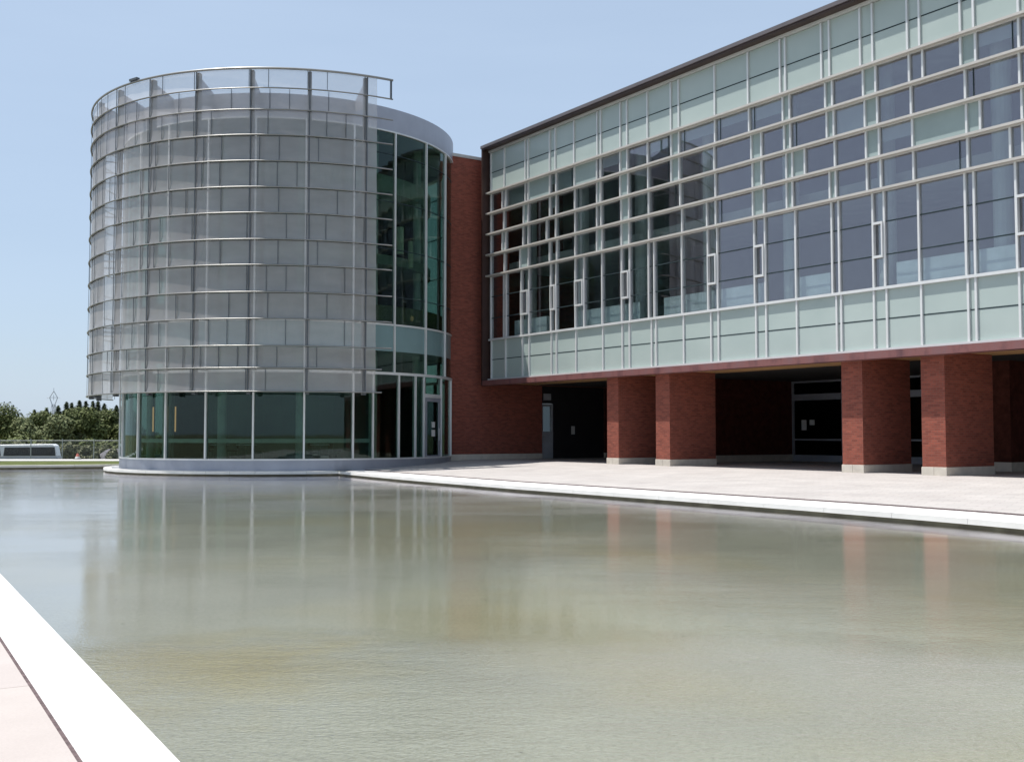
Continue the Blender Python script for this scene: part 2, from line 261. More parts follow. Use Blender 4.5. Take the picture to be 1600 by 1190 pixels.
# ------------------------------------------------------------------ mesh helpers
class MB:
    def __init__(s): s.v = []; s.f = []; s.mi = []; s.tone = []
    def quad(s, a, b, c, d, mi=0, tone=0.5):
        k = len(s.v); s.v += [a, b, c, d]; s.f.append((k, k + 1, k + 2, k + 3)); s.mi.append(mi); s.tone.append(tone)
    def face(s, pts, mi=0):
        k = len(s.v); s.v += list(pts); s.f.append(tuple(range(k, k + len(pts)))); s.mi.append(mi); s.tone.append(0.5)
    def box(s, x0, x1, y0, y1, z0, z1, mi=0):
        k = len(s.v)
        s.v += [(x0, y0, z0), (x1, y0, z0), (x1, y1, z0), (x0, y1, z0), (x0, y0, z1), (x1, y0, z1), (x1, y1, z1), (x0, y1, z1)]
        for q in [(0, 3, 2, 1), (4, 5, 6, 7), (0, 1, 5, 4), (1, 2, 6, 5), (2, 3, 7, 6), (3, 0, 4, 7)]:
            s.f.append(tuple(k + i for i in q)); s.mi.append(mi); s.tone.append(0.5)
        return s
    def prism(s, poly, z0, z1, mi=0):       # poly CCW in xy
        n = len(poly); k = len(s.v)
        s.v += [(x, y, z0) for x, y in poly] + [(x, y, z1) for x, y in poly]
        s.f.append(tuple(k + i for i in range(n))[::-1]); s.f.append(tuple(k + n + i for i in range(n))); s.mi += [mi, mi]; s.tone += [.5, .5]
        for i in range(n):
            j = (i + 1) % n; s.f.append((k + i, k + j, k + n + j, k + n + i)); s.mi.append(mi); s.tone.append(.5)
        return s
    def arc(s, r0, r1, a0, a1, z0, z1, step=2.5, mi=0, closed=False):   # annular box; degrees
        n = max(1, int(math.ceil(abs(a1 - a0) / step))); k = len(s.v)
        for i in range(n + 1):
            a = R_(a0 + (a1 - a0) * i / n); c, sn = math.cos(a), math.sin(a)
            s.v += [(r0 * c, r0 * sn, z0), (r1 * c, r1 * sn, z0), (r1 * c, r1 * sn, z1), (r0 * c, r0 * sn, z1)]
        for i in range(n):
            p = k + i * 4; q = p + 4
            for j in range(4):
                jj = (j + 1) % 4; s.f.append((p + j, p + jj, q + jj, q + j)); s.mi.append(mi); s.tone.append(.5)
        if not closed:
            s.f.append((k, k + 3, k + 2, k + 1)); e = k + 4 * n; s.f.append((e, e + 1, e + 2, e + 3)); s.mi += [mi, mi]; s.tone += [.5, .5]
        return s
    def cyl(s, p0, p1, r0, r1=None, n=10, mi=0, caps=True):
        if r1 is None: r1 = r0
        p0 = Vector(p0); p1 = Vector(p1); d = (p1 - p0).normalized()
        u = d.orthogonal().normalized(); v = d.cross(u); k = len(s.v)
        for p, r in ((p0, r0), (p1, r1)):
            for i in range(n):
                a = 2 * math.pi * i / n; q = p + (u * math.cos(a) + v * math.sin(a)) * r; s.v.append(tuple(q))
        for i in range(n):
            j = (i + 1) % n; s.f.append((k + i, k + j, k + n + j, k + n + i)); s.mi.append(mi); s.tone.append(.5)
        if caps:
            s.f.append(tuple(k + i for i in range(n))[::-1]); s.f.append(tuple(k + n + i for i in range(n))); s.mi += [mi, mi]; s.tone += [.5, .5]
        return s
    def build(s, name, mats, parent=None, loc=None, fix=True, smooth=False, bevel=0):
        me = bpy.data.meshes.new(name); me.from_pydata(s.v, [], s.f)
        if not isinstance(mats, (list, tuple)): mats = [mats]
        for q in mats: me.materials.append(q)
        me.polygons.foreach_set('material_index', s.mi)
        if fix:
            bm = bmesh.new(); bm.from_mesh(me); bmesh.ops.recalc_face_normals(bm, faces=bm.faces); bm.to_mesh(me); bm.free()
        me.update()
        uv = me.uv_layers.new(name='UVMap')
        for p in me.polygons:
            nn = p.normal
            if abs(nn.z) > 0.75: tx, ty = Vector((1, 0, 0)), Vector((0, 1, 0))
            else:
                tx = Vector((-nn.y, nn.x, 0)).normalized(); ty = Vector((0, 0, 1))
            for li in p.loop_indices:
                c = me.vertices[me.loops[li].vertex_index].co
                uv.data[li].uv = (c.dot(tx), c.dot(ty))
        if any(x != .5 for x in s.tone):
            at = me.attributes.new('tone', 'FLOAT', 'FACE'); at.data.foreach_set('value', s.tone)
        if smooth:
            me.polygons.foreach_set('use_smooth', [True] * len(me.polygons))
        o = bpy.data.objects.new(name, me); col.objects.link(o)
        if parent: o.parent = parent
        if loc: o.location = loc
        if bevel:
            bv = o.modifiers.new('bevel', 'BEVEL'); bv.width = bevel; bv.segments = 3; bv.limit_method = 'ANGLE'; bv.angle_limit = R_(35)
        return o
def tag(o, label=None, cat=None, group=None, kind=None):
    if label: o['label'] = label
    if cat: o['category'] = cat
    if group: o['group'] = group
    if kind: o['kind'] = kind
    return o
def empty(name, loc, rz=0):
    o = bpy.data.objects.new(name, None); col.objects.link(o); o.location = loc; o.rotation_euler = (0, 0, rz); o.empty_display_size = 0.5
    return o
def struct(mb, name, m, **k): return tag(mb.build(name, m, **k), kind='structure')

# ------------------------------------------------------------------ site geometry
dv = Vector((-0.56140748, 0.82753951)); nv = Vector((-0.82753951, -0.56140748)); Q = 30.1508
U0 = 47.5
def FW(u, b): p = -nv * (Q + b) + dv * u; return (p.x, p.y)
DC = (-11.3145, 55.4134); DR = 8.1945
SC = (-10.9055, 56.1995); SR = 10.3647
ZW = -0.475
outer = [(-8.3, 48.9), (-7.49, 47.15), (-4.65, 41.9), (-2.96, 38.95), (-0.83, 35.45), (0.39, 33.5), (3.66, 28.75), (6.1, 25.1), (7.08, 23.5), (8.53, 21.0), (9.45, 18.9), (9.75, 16.5), (9.7, 13), (9.2, 9), (8.2, 5), (6.9, 1.5), (5.3, -1.4), (3.6, -3.2)]
inner = [(-8.4, 51.5), (-6.9, 49.2), (-4.3, 44.4), (-2.42, 41.15), (-0.91, 38.55), (0.43, 36.3), (3.96, 31.1), (7.6, 25.7), (9.0, 23.4), (10.06, 21.37), (10.75, 19.2), (11.1, 16.5), (11.05, 13), (10.5, 8.6), (9.4, 4.4), (8.0, 0.8), (6.3, -2.2), (4.3, -4.4)]
def resample(pts, n):
    # Catmull-Rom smoothing then equal spacing
    P = [Vector(p) for p in pts]; out = []
    for i in range(len(P) - 1):
        p0 = P[max(0, i - 1)]; p1 = P[i]; p2 = P[i + 1]; p3 = P[min(len(P) - 1, i + 2)]
        for k in range(12):
            s = k / 12; out.append(0.5 * ((2 * p1) + (-p0 + p2) * s + (2 * p0 - 5 * p1 + 4 * p2 - p3) * s * s + (-p0 + 3 * p1 - 3 * p2 + p3) * s ** 3))
    out.append(P[-1]); d = [0]
    for a, b in zip(out, out[1:]): d.append(d[-1] + (b - a).length)
    r = []
    j = 0
    for i in range(n):
        T = d[-1] * i / (n - 1)
        while j < len(d) - 2 and d[j + 1] < T: j += 1
        s = (T - d[j]) / max(1e-9, d[j + 1] - d[j]); r.append(out[j].lerp(out[j + 1], s))
    return r
NP = 97
OUT = resample(outer, NP); INN = resample(inner, NP)

# terrain: one sheet to the horizon
def smooth01(x): x = max(0, min(1, x)); return x * x * (3 - 2 * x)
def terr(x, y):
    z = -1.25
    if y > 71: z = -1.25 - 0.45 * smooth01((y - 71) / 5)
    return z
xs = [-3000, -1200, -500, -250, -150] + list(range(-100, 101, 5)) + [150, 250, 500, 1200, 3000]
ys = [-3000, -1200, -400, -150, -60] + list(range(-40, 161, 3)) + [200, 300, 500, 900, 1800, 4500]
g = MB()
for y in ys:
    for x in xs: g.v.append((x, y, terr(x, y)))
nx = len(xs)
for j in range(len(ys) - 1):
    for i in range(nx - 1):
        g.f.append((j * nx + i, j * nx + i + 1, (j + 1) * nx + i + 1, (j + 1) * nx + i)); g.mi.append(0); g.tone.append(.5)
struct(g, 'ground', M['terrain'])

# pool floor, pool walls, water
LN = Vector((0.859, 0.511)); LD = Vector((-0.511, 0.859))       # left coping normal (to the water), direction (away)
def left(t, off=0): p = LN * (1.361 / (LN.length ** 2) + off) + LD * t; return (p.x, p.y)
far_l = (-31.72, 53.83); far_r = (-15.0, 59.7)
struct(MB().prism([(-34, 52), (-3, -5), (6, -5), (12, 10), (12, 22), (3, 36), (-6, 52), (-12, 61), (-20, 60)][::-1], -1.15, -0.66), 'pool_floor', M['pfloor'])
wat = MB(); back_in = 0.07
poly = [left(64.8, -0.07)] + [left(-5, -0.07)] + [tuple(p) for p in []]
N2 = []
for i, p in enumerate(OUT):
    a = OUT[max(0, i - 1)]; b_ = OUT[min(NP - 1, i + 1)]; dd = (b_ - a).normalized(); nn = Vector((-dd.y, dd.x))
    N2.append(nn)      # points to the inland side
wpoly = [left(66, -0.07), left(-5.2, -0.07)] + [tuple(OUT[i] + N2[i] * 0.07) for i in range(NP - 1, -1, -1)] + [(-9, 52), (-12, 58), far_r]
wat.face([(x, y, ZW) for x, y in wpoly])
struct(wat, 'water', M['water'], fix=False)
pw = MB()
for i in range(NP - 1):
    a = OUT[i] + N2[i] * 0.07; b_ = OUT[i + 1] + N2[i + 1] * 0.07
    c_ = OUT[i] + N2[i] * 0.3; d_ = OUT[i + 1] + N2[i + 1] * 0.3
    pw.prism([tuple(a), tuple(b_), tuple(d_), tuple(c_)], -1.1, -0.412)
pw.prism([left(-5.2, -0.3), left(-5.2, -0.07), left(66, -0.07), left(66, -0.3)], -1.1, -0.412)
fd = (Vector(far_r) - Vector(far_l)).normalized(); fn = Vector((-fd.y, fd.x))
def farp(t, o): p = Vector(far_l) + fd * t + fn * o; return (p.x, p.y)
FL = (Vector(far_r) - Vector(far_l)).length
pw.prism([farp(-1, 0.07), farp(FL + 3, 0.07), farp(FL + 3, 0.3), farp(-1, 0.3)], -1.1, -0.412)
struct(pw, 'pool_wall', M['poolwall'])

# copings: slabs with fine gaps
def slab_strip(mb, A, B, z0, z1, gap=0.006):
    for i in range(len(A) - 1):
        a, b, c, d = A[i], A[i + 1], B[i + 1], B[i]
        e = (b - a).normalized() * gap; f_ = (c - d).normalized() * gap
        mb.prism([tuple(a + e), tuple(b - e), tuple(c - f_), tuple(d + f_)], z0, z1)
cp = MB()
# far coping: groups of three samples per slab
for k in range(0, NP - 1, 3):
    for i in range(k, min(k + 3, NP - 1)):
        a, b, c, d = OUT[i], OUT[i + 1], INN[i + 1], INN[i]
        e = (b - a).normalized() * (0.008 if i == k else 0); f_ = (c - d).normalized() * (0.008 if i == k else 0)
        cp.prism([tuple(a + e), tuple(b), tuple(c), tuple(d + f_)], -0.41, -0.30)
struct(cp, 'pool_coping', M['coping'])
cl = MB(); t_ = -6.0
while t_ < 64.5:
    a = Vector(left(t_ + .004)); b = Vector(left(t_ + 1.496)); c = Vector(left(t_ + 1.496, -0.41)); d = Vector(left(t_ + .004, -0.41))
    cl.prism([tuple(a), tuple(b), tuple(c), tuple(d)], -0.41, -0.30); t_ += 1.5
struct(cl, 'pool_coping', M['coping'], bevel=0.006)
gj = MB(); gj.prism([left(-6, -0.41), left(64.5, -0.41), left(64.5, -0.435), left(-6, -0.435)], -0.5, -0.306)
gi = [p + (p - q).normalized() * 0.0 for p, q in zip(INN, OUT)]
for i in range(NP - 1):
    a, b = INN[i], INN[i + 1]; na = (INN[i] - OUT[i]).normalized(); nb = (INN[i + 1] - OUT[i + 1]).normalized()
    gj.prism([tuple(a), tuple(b), tuple(b + nb * .06), tuple(a + na * .06)], -0.5, -0.274)  # riser of the plaza step; its shadow line is put in as dark colour
struct(gj, 'paving_joint_and_step_shade', M['joint_step_shade'])
lw_ = MB(); lw_.prism([left(-14, -0.435), left(64.5, -0.435), left(64.5, -16), left(-14, -16)], -0.6, -0.302)
struct(lw_, 'walkway', M['walk'])
cf = MB(); s_ = -1.5
while s_ < FL + 2:
    cf.prism([farp(s_ + .01, 0), farp(s_ + 1.79, 0), farp(s_ + 1.79, 0.55), farp(s_ + .01, 0.55)], -0.41, -0.30); s_ += 1.8
struct(cf, 'pool_coping', M['concrete'])

# plaza: slopes up from the coping to the piers, flat below the wing
def UB(p): return (p.dot(dv), -(p.dot(nv)) - Q)
pl = MB(); rows = []
for i in range(NP):
    p = INN[i] + (INN[i] - OUT[i]).normalized() * 0.04; u, b = UB(p); r = []
    bt = max(b + 0.5, -0.6)
    for k in range(6):
        s = k / 5; bb = b + (bt - b) * s; r.append((*FW(u, bb), -0.27 + 0.27 * s))
    r.append((*FW(u, 14), 0.0)); rows.append(r)
k0 = 0
for i in range(NP - 1):
    for k in range(6): pl.quad(rows[i][k], rows[i + 1][k], rows[i + 1][k + 1], rows[i][k + 1])
struct(pl, 'plaza', M['plaza'])

# lawn strip, concrete path, slope, road behind the pool
def strip(name, m, y0, y1, z0, z1, x0=-140, x1=60, n=24):
    g = MB()
    for i in range(n):
        xa = x0 + (x1 - x0) * i / n; xb = x0 + (x1 - x0) * (i + 1) / n
        g.quad((xa, y0, z0), (xb, y0, z0), (xb, y1, z1), (xa, y1, z1))
    return struct(g, name, m)
lawn = MB()
lawn.prism([farp(-60, 0.56), farp(FL + 1, 0.56), (-2, 66.3), (-110, 66.3)], -0.7, -0.33); struct(lawn, 'lawn', M['grass'])
pth = MB(); pth.prism([(-110, 66.3), (8, 66.3), (8, 70.6), (-110, 70.6)], -0.8, -0.31); struct(pth, 'path', M['concrete'])
strip('slope', M['grass'], 70.6, 78, -0.45, -1.66)
strip('road', M['asphalt'], 80.2, 92, -1.66, -1.66)

# ------------------------------------------------------------------ drum (rotunda)
rot = empty('rotunda', (DC[0], DC[1], 0)); tag(rot, 'round glass tower wrapped in a curved perforated metal sun screen', 'tower')
NEAR0, NEAR1 = -200, 160
MB().arc(DR - .25, DR + .06, 0, 360, 15.30, 16.36, closed=True).build('roof_fascia', M['roofmetal'], rot)
MB().arc(DR - .26, DR + .09, 0, 360, 15.24, 15.30, closed=True).build('roof_trim', M['alu'], rot)
rf = MB(); rf.arc(0.01, DR - .25, 0, 360, 15.5, 15.8, closed=True); rf.build('roof', M['cap'], rot)
MB().arc(DR - .3, DR + .03, 0, 360, -0.5, 0.16, closed=True).build('curb', M['curb'], rot)
MB().arc(DR - .12, DR + .07, 0, 360, 4.02, 4.14, closed=True).build('transom', M['alu'], rot)
MB().arc(DR - .12, DR + .05, 0, 360, 6.28, 6.36, closed=True).build('transom', M['alu'], rot)
MB().arc(DR - .08, DR + .05, 0, 360, 0.16, 0.23, closed=True).build('transom', M['alu'], rot)
up_a = [-29.0 - 15.2 * k for k in range(-2, 22)]
up_a = [a for a in up_a if a > -361 + 1.4 + 0]
def mull(a, z0, z1, w=0.035, d0=-.1, d1=.09, name='mullion', m='alu', R=DR, par=None, mb=None):
    r0, r1 = R + d0, R + d1; c, s = math.cos(R_(a)), math.sin(R_(a)); q = mb or MB()
    pts = [(r0 * c + w * s, r0 * s - w * c), (r1 * c + w * s, r1 * s - w * c), (r1 * c - w * s, r1 * s + w * c), (r0 * c - w * s, r0 * s + w * c)]
    q.prism(pts, z0, z1)
    if mb is None: return q.build(name, M[m], par or rot)
for k, a in enumerate(up_a):
    mull(a, 4.145, 15.24)
    a2 = up_a[k + 1] if k + 1 < len(up_a) else a - 14
    w_ = 0.3
    MB().arc(DR - .02, DR, a - w_, a2 + w_, 6.36, 15.24).build('glass_pane', M['dglass'], rot)
    MB().arc(DR - .03, DR + .0, a - w_, a2 + w_, 5.1, 6.28).build('spandrel_panel', M['teal'], rot)
    MB().arc(DR - .02, DR, a - w_, a2 + w_, 4.14, 5.1).build('low_glass_pane', M['dglass'], rot)
for z in (7.6, 9.8, 12.0, 14.2):
    MB().arc(DR - .04, DR + .012, 0, 360, z, z + .035, closed=True).build('glazing_joint', M['joint'], rot)
gr_a = [-4.2, -17.6, -29.9, -34.5, -42.2, -52.3, -59.2, -74.5, -89.7, -104.8, -120.0, -134.5, -149.5, -164.7, -180, -195, -210, -225, -240, -255, -270, -285, -300, -315, -330, -345]
for k, a in enumerate(gr_a):
    mull(a, 0.23, 4.02, 0.04 if a < -55 else 0.03)
    a2 = gr_a[k + 1] if k + 1 < len(gr_a) else -364.2
    if a == -17.6: continue
    MB().arc(DR - .02, DR, a - .3, a2 + .3, 0.23, 4.02).build('ground_glass_pane', M['dglass'], rot)
# glazed door with transom light between -17.6 and -29.9
MB().arc(DR - .02, DR, -17.9, -29.6, 3.22, 4.02).build('ground_glass_pane', M['dglass'], rot)
MB().arc(DR - .06, DR + .06, -17.9, -29.6, 3.05, 3.22).build('door_head', M['alu'], rot)
door = MB(); door.arc(DR - .02, DR + .04, -18.0, -19.6, -0.05, 3.04); door.arc(DR - .02, DR + .04, -27.9, -29.5, -0.05, 3.04)
door.arc(DR - .02, DR + .04, -19.6, -27.9, 2.86, 3.04); door.arc(DR - .02, DR + .04, -19.6, -27.9, -0.05, 0.3)
door = door.build('door', M['curb'], rot)
MB().arc(DR - .005, DR + .008, -19.62, -27.88, 0.302, 2.858).build('door_glass', M['bglass'], door)
MB().arc(DR + .10, DR + .13, -20.2, -20.6, 1.0, 1.6).build('handle', M['alu'], door)
MB().arc(DR + .012, DR + .016, -22.3, -24.6, 1.62, 1.9).build('notice', M['paper'], door)
MB().arc(DR + .012, DR + .016, -22.2, -24.7, 1.2, 1.52).build('notice', M['paper'], door)
# interior
MB().arc(0.01, DR - .35, 0, 360, -0.1, 0.1, closed=True).build('floor_slab', M['infloor'], rot)
for z0, z1 in ((5.15, 6.25), (9.3, 9.75), (12.75, 13.55)):
    MB().arc(0.01, DR - (.3 if z0 < 6 else 1.1), 0, 360, z0, z1, step=6, closed=True).build('floor_slab', M['band'], rot)
MB().arc(DR - .42, DR - .38, 0, 360, 6.3, 7.25, step=6, closed=True).build('balustrade', M['olive'], rot)
MB().arc(3.9, 4.1, 0, 360, 0.1, 15.4, step=12, closed=True).build('core_wall', M['core'], rot)
for a in (-45, -75, -105, -135, -165, -15, 15, 45, 75, 105, 135, 165):
    c, s = math.cos(R_(a)) * 6.8, math.sin(R_(a)) * 6.8
    MB().cyl((c, s, 0.1), (c, s, 15.4), 0.2, n=14).build('interior_column', M['incol'], rot)
bw = MB(); bw.arc(6.4, 6.6, 20, 170, 0.1, 15.4, step=6); bw.build('rear_wall', M['core'], rot)
MB().arc(DR - .9, DR - .75, -50, -175, .92, 1.1, step=4).build('window_rail', M['radiator'], rot)
def seat(loc, rz, lab):
    o = empty('cafe_chair', loc, rz); tag(o, lab, 'chair')
    MB().box(-.22, .22, -.22, .22, .43, .47).build('seat', M['black'], o); MB().box(-.22, .22, .2, .24, .55, .9).build('backrest', M['black'], o)
    for a in (-.19, .19):
        for b in (-.19, .21): MB().cyl((a, b, 0), (a, b, .43 if b < 0 else .9), .014, n=6).build('leg', M['galv'], o)
def table(loc, lab):
    o = empty('cafe_table', loc); tag(o, lab, 'table')
    MB().cyl((0, 0, .71), (0, 0, .74), .45, n=24).build('table_top', M['radiator'], o); MB().cyl((0, 0, .03), (0, 0, .71), .035, n=10).build('pedestal', M['galv'], o); MB().cyl((0, 0, 0), (0, 0, .03), .25, n=18).build('foot', M['galv'], o)
def dq(a, r_, z=.1): return (DC[0] + r_ * math.cos(R_(a)), DC[1] + r_ * math.sin(R_(a)), z)
for a_, r_, w_ in ((-66, 6.1, 'second pane left of the plaza edge'), (-98, 5.9, 'middle pane of the ground floor'), (-112, 5.8, 'pane right of the orange lamps')):
    table(dq(a_, r_), 'round pale cafe table behind the ' + w_)
    seat(dq(a_ - 6, r_ + .1), R_(a_ + 20), 'black chair left of the cafe table behind the ' + w_)
    seat(dq(a_ + 6, r_ + .2), R_(a_ + 190), 'black chair right of the cafe table behind the ' + w_)
# stone ledge around the drum foot
lg = MB()
for k in range(22):
    lg.arc(DR + .032, 8.93, -60 - k * 7 - .05, -67 - k * 7 + .05, -0.41, -0.30)
o = lg.build('stone_ledge', M['coping'], rot)
MB().arc(DR, 8.85, -60, -214, -1.1, -0.412).build('ledge_base', M['poolwall'], rot)

# sun screen
so = Vector((SC[0] - DC[0], SC[1] - DC[1], 0))
RZ = [17.0, 16.14, 15.21, 14.11, 12.99, 11.86, 10.75, 9.61, 8.51, 7.35, 6.21, 5.06, 4.12, 3.12]
A0, A1 = -61.4, -187
for i, z in enumerate(RZ):
    a0 = -57.4 if i < 12 else -60
    mb = MB(); n = 60; rr = 0.032 if i else 0.055
    # flattened round rail
    for k in range(n + 1):
        a = R_(a0 + (A1 - .5 - a0) * k / n)
        for j in range(8):
            t2 = 2 * math.pi * j / 8; r = SR + 0.05 + 0.045 * math.cos(t2); mb.v.append((r * math.cos(a), r * math.sin(a), z + rr * math.sin(t2)))
    for k in range(n):
        for j in range(8):
            mb.f.append((k * 8 + j, k * 8 + (j + 1) % 8, (k + 1) * 8 + (j + 1) % 8, (k + 1) * 8 + j)); mb.mi.append(0); mb.tone.append(.5)
    mb.face([mb.v[j] for j in range(8)]); mb.face([mb.v[n * 8 + j] for j in range(8)])
    mb.build('screen_rail', M['rail'], rot, loc=so, smooth=True)
for i in range(13):
    z1, z0 = RZ[i] - .04, RZ[i + 1] + .04
    mb = MB(); n = 84; prof = [(0, 0.045), (.1, .027), (.25, .012), (.45, .004), (.7, .0), (1, 0)]
    for k in range(n + 1):
        a = R_(A0 + (A1 - A0) * k / n)
        for f_, o_ in prof:
            r = SR - 0.02 + o_; mb.v.append((r * math.cos(a), r * math.sin(a), z0 + (z1 - z0) * f_))
    np_ = len(prof)
    for k in range(n):
        for j in range(np_ - 1):
            mb.f.append((k * np_ + j, (k + 1) * np_ + j, (k + 1) * np_ + j + 1, k * np_ + j + 1)); mb.mi.append(0); mb.tone.append(.5)
    me = mb.build('mesh_panel', M['mesh'], rot, loc=so, smooth=True, fix=False)
    a = -66.9 + random.choice([0, 0, 2.3, -2.3])
    if i % 2: a -= 6.5
    def seam(a, w_): mull(a, z0, z1, w_, .034, .05, R=SR, mb=(q := MB())); q.build('seam', M['post'], me)
    for k in range(9): seam(-64.1 - 13.75 * k + random.uniform(-.12, .12), .026)
    while a > A1 + 2:
        seam(a, .013); a -= 13.75 if random.random() < .6 else 9.2
        if random.random() < .5: seam(a + 4.6, .012)
for k in range(10):
    a = -64.1 - 13.75 * k
    if a < A1: break
    ex = MB(); mull(a, 3.0, 16.95, 0.085, -.28, -.06, R=SR, mb=ex)
    p = ex.build('screen_post', M['post'], rot, loc=so)
    fin = MB(); c, s = math.cos(R_(a)), math.sin(R_(a)); tx, ty = -s * .025, c * .025
    def P(r, z, sg): return (r * c + sg * tx, r * s + sg * ty, z)
    tri = [(SR - .28, 16.8), (SR - .28, 15.6), (SR - 2.2, 16.0), (SR - 2.2, 16.12)]
    fin.face([P(r, z, 1) for r, z in tri]); fin.face([P(r, z, -1) for r, z in tri][::-1])
    for q in range(4):
        r1, za = tri[q]; r2, zb_ = tri[(q + 1) % 4]; fin.quad(P(r1, za, 1), P(r2, zb_, 1), P(r2, zb_, -1), P(r1, za, -1))
    for z in (4.1, 6.3, 9.8, 12.0, 14.2):
        rin = SR - 1.9
        fin.cyl(((SR - .28) * c, (SR - .28) * s, z), (rin * c, rin * s, z), 0.035, n=8)
    fin.build('bracket', M['roofmetal'], p)
ep = MB(); mull(-57.9, 16.14, 16.95, 0.03, 0.0, .1, R=SR, mb=ep); ep.build('end_upright', M['post'], rot, loc=so)
ep = MB(); ep.arc(SR - .05, SR + .12, -126.6, -123.6, 17.07, 17.17); ep.build('rail_clip', M['post'], rot, loc=so)

# ------------------------------------------------------------------ the wing
wing = empty('brick_wing', (*FW(U0, 0), 0), math.atan2(-0.82753951, 0.56140748))
tag(wing, 'long building with glass curtain wall raised on red brick piers', 'building')
def X(u): return U0 - u          # local x grows to the right of the picture; local y = depth behind the glass
UE = 3.0                          # right end
MOD = [4.08, 5.09, 6.12, 9.38, 10.46, 11.53, 12.6, 13.66, 15.83]
UL = 46.33
rowsU = {
 'G': [46.3, 45.05, 43.2, 42.95, 41.17, 40.72, 39.27, 37.55, 37.3, 35.95, 35.5, 34.17, 32.72, 32.25, 30.2, 28.44, 26.85, 26.6, 24.95, 24.6, 23.3, 22.8, 21.45, 21.0, 19.55, 19.1, 17.65],
 'F': [46.3, 45.24, 44.95, 43.2, 42.95, 41.17, 40.67, 39.24, 37.59, 37.33, 35.97, 35.5, 34.17, 32.7, 32.25, 30.2, 28.4, 26.74, 26.42, 24.8, 24.5, 23.2, 22.7, 21.4, 20.9, 19.55, 19.05, 17.65],
 'E': [46.3, 45.1, 43.35, 42.97, 41.17, 40.67, 39.22, 37.59, 37.34, 35.97, 35.45, 34.15, 32.71, 32.25, 30.25, 28.3, 27.8, 26.68, 26.4, 24.75, 24.45, 23.15, 22.65, 21.35, 19.42, 17.65],
 'D': [46.3, 45.24, 44.95, 43.39, 42.95, 41.43, 40.7, 39.2, 37.6, 37.3, 35.9, 35.4, 34.12, 32.2, 30.2, 28.25, 27.8, 26.6, 26.32, 25.75, 24.42, 23.12, 22.6, 21.32, 19.4, 18.94, 17.6],
 'C': [46.3, 45.05, 43.66, 42.95, 41.19, 40.62, 39.2, 37.61, 37.25, 35.9, 35.4, 34.12, 32.1, 30.68, 30.2, 28.25, 27.7, 26.6, 26.33, 24.66, 24.4, 23.1, 22.55, 21.3, 19.38, 17.99, 17.6],
 'B': [46.3, 45.1, 44.9, 43.56, 42.9, 41.1, 40.69, 39.2, 38.56, 37.25, 35.9, 35.37, 34.15, 33.8, 32.13, 30.65, 30.13, 28.2, 27.67, 26.22, 24.6, 24.3, 22.9, 22.45, 21.15, 19.5, 19.2, 17.85, 17.4],
 'A': [46.25, 44.95, 43.46, 42.88, 41.05, 40.65, 39.15, 37.2, 35.87, 35.4, 33.98, 33.7, 32.05, 30.5, 30.1, 28.15, 27.65, 26.2, 24.44, 24.24, 22.9, 22.4, 21.1, 19.46, 19.2, 17.8, 17.35],
}
rz = {'G': (13.66, 15.83), 'F': (12.6, 13.66), 'E': (11.53, 12.6), 'D': (10.46, 11.53), 'C': (9.38, 10.46), 'B': (6.12, 9.38), 'A': (4.08, 6.12)}
for k_, lst in rowsU.items():
    last = lst[-1]; src = [v for v in lst if v < 42.0]; ext = [v - (41.2 - last) for v in src if v - (41.2 - last) < last - 0.3 and v - (41.2 - last) > UE + .4]
    lst += ext + [UE + .1]
hw = 0.045
frost_idx = {'F': (4, 7, 21), 'E': (9,), 'D': (18, 10, 23), 'C': (2, 15), 'B': ()}
wid = {}
for rk, lst in rowsU.items():
    z0, z1 = rz[rk]
    for i, u in enumerate(lst):
        name = {'A': 'lower_mullion', 'B': 'tall_mullion', 'G': 'upper_mullion'}.get(rk, 'short_mullion')
        MB().box(X(u) - hw * .8, X(u) + hw * .8, -.085, .10, z0 + .05, z1 - .05).build(name, M['alu'], wing)
        if i == len(lst) - 1: break
        x0, x1 = X(u) + hw * .8, X(lst[i + 1]) - hw * .8
        narrow = (x1 - x0) < 0.62
        if rk in 'AG':
            p = MB().box(x0, x1, -.012, .02, z0 + .05, z1 - .05).build('spandrel_panel', M['panel'], wing)
            zm = 5.08 if rk == 'A' else 14.72
            MB().box(x0 + .005, x1 - .005, -.02, -.0125, zm, zm + .04).build('panel_joint', M['joint'], p)
        elif rk == 'B':
            p = MB().box(x0, x1, -.01, .015, z0 + .05, z1 - .05).build('tall_window', M['glass'], wing)
            jt = MB()
            if not (x1 - x0 > .3 and narrow):
                for zj in (7.2, 8.3): MB().box(x0 + .004, x1 - .004, -.03, -.0105, zj, zj + .04).build('glazing_joint', M['joint'], p)
            else:
                jt.box(x0 - .01, x1 + .01, -.15, -.02, 8.25, 8.33); jt.box(x0 - .01, x1 + .01, -.15, -.02, 7.13, 7.21)
                jt.box(x0 - .01, x0 + .045, -.15, -.02, 7.21, 8.25); jt.box(x1 - .045, x1 + .01, -.15, -.02, 7.21, 8.25)
                jt.build('casement_frame', M['alu'], p)
        else:
            fr_ = (i in frost_idx[rk]) or (narrow and random.random() < .55)
            p = MB().box(x0, x1, -.01, .015, z0 + .05, z1 - .05).build('window', M['frost'] if fr_ else M['glass'], wing)
            if not fr_ and rk in 'FED' and random.random() < {'F': .62, 'E': .22, 'D': .2}[rk]:
                hb = (z1 - z0) * random.choice([.35, .45, .5, .96]); MB().box(x0 + .01, x1 - .01, .05, .06, z1 - .05 - hb, z1 - .05).build('blind', M['blind'], p)
            if not fr_ and (x1 - x0) > 1.3 and random.random() < .45:
                xx = x0 + (x1 - x0) * random.choice([.12, .85]); MB().box(xx, xx + .03, -.025, -.0105, z0 + .06, z1 - .06).build('glazing_joint', M['joint'], p)
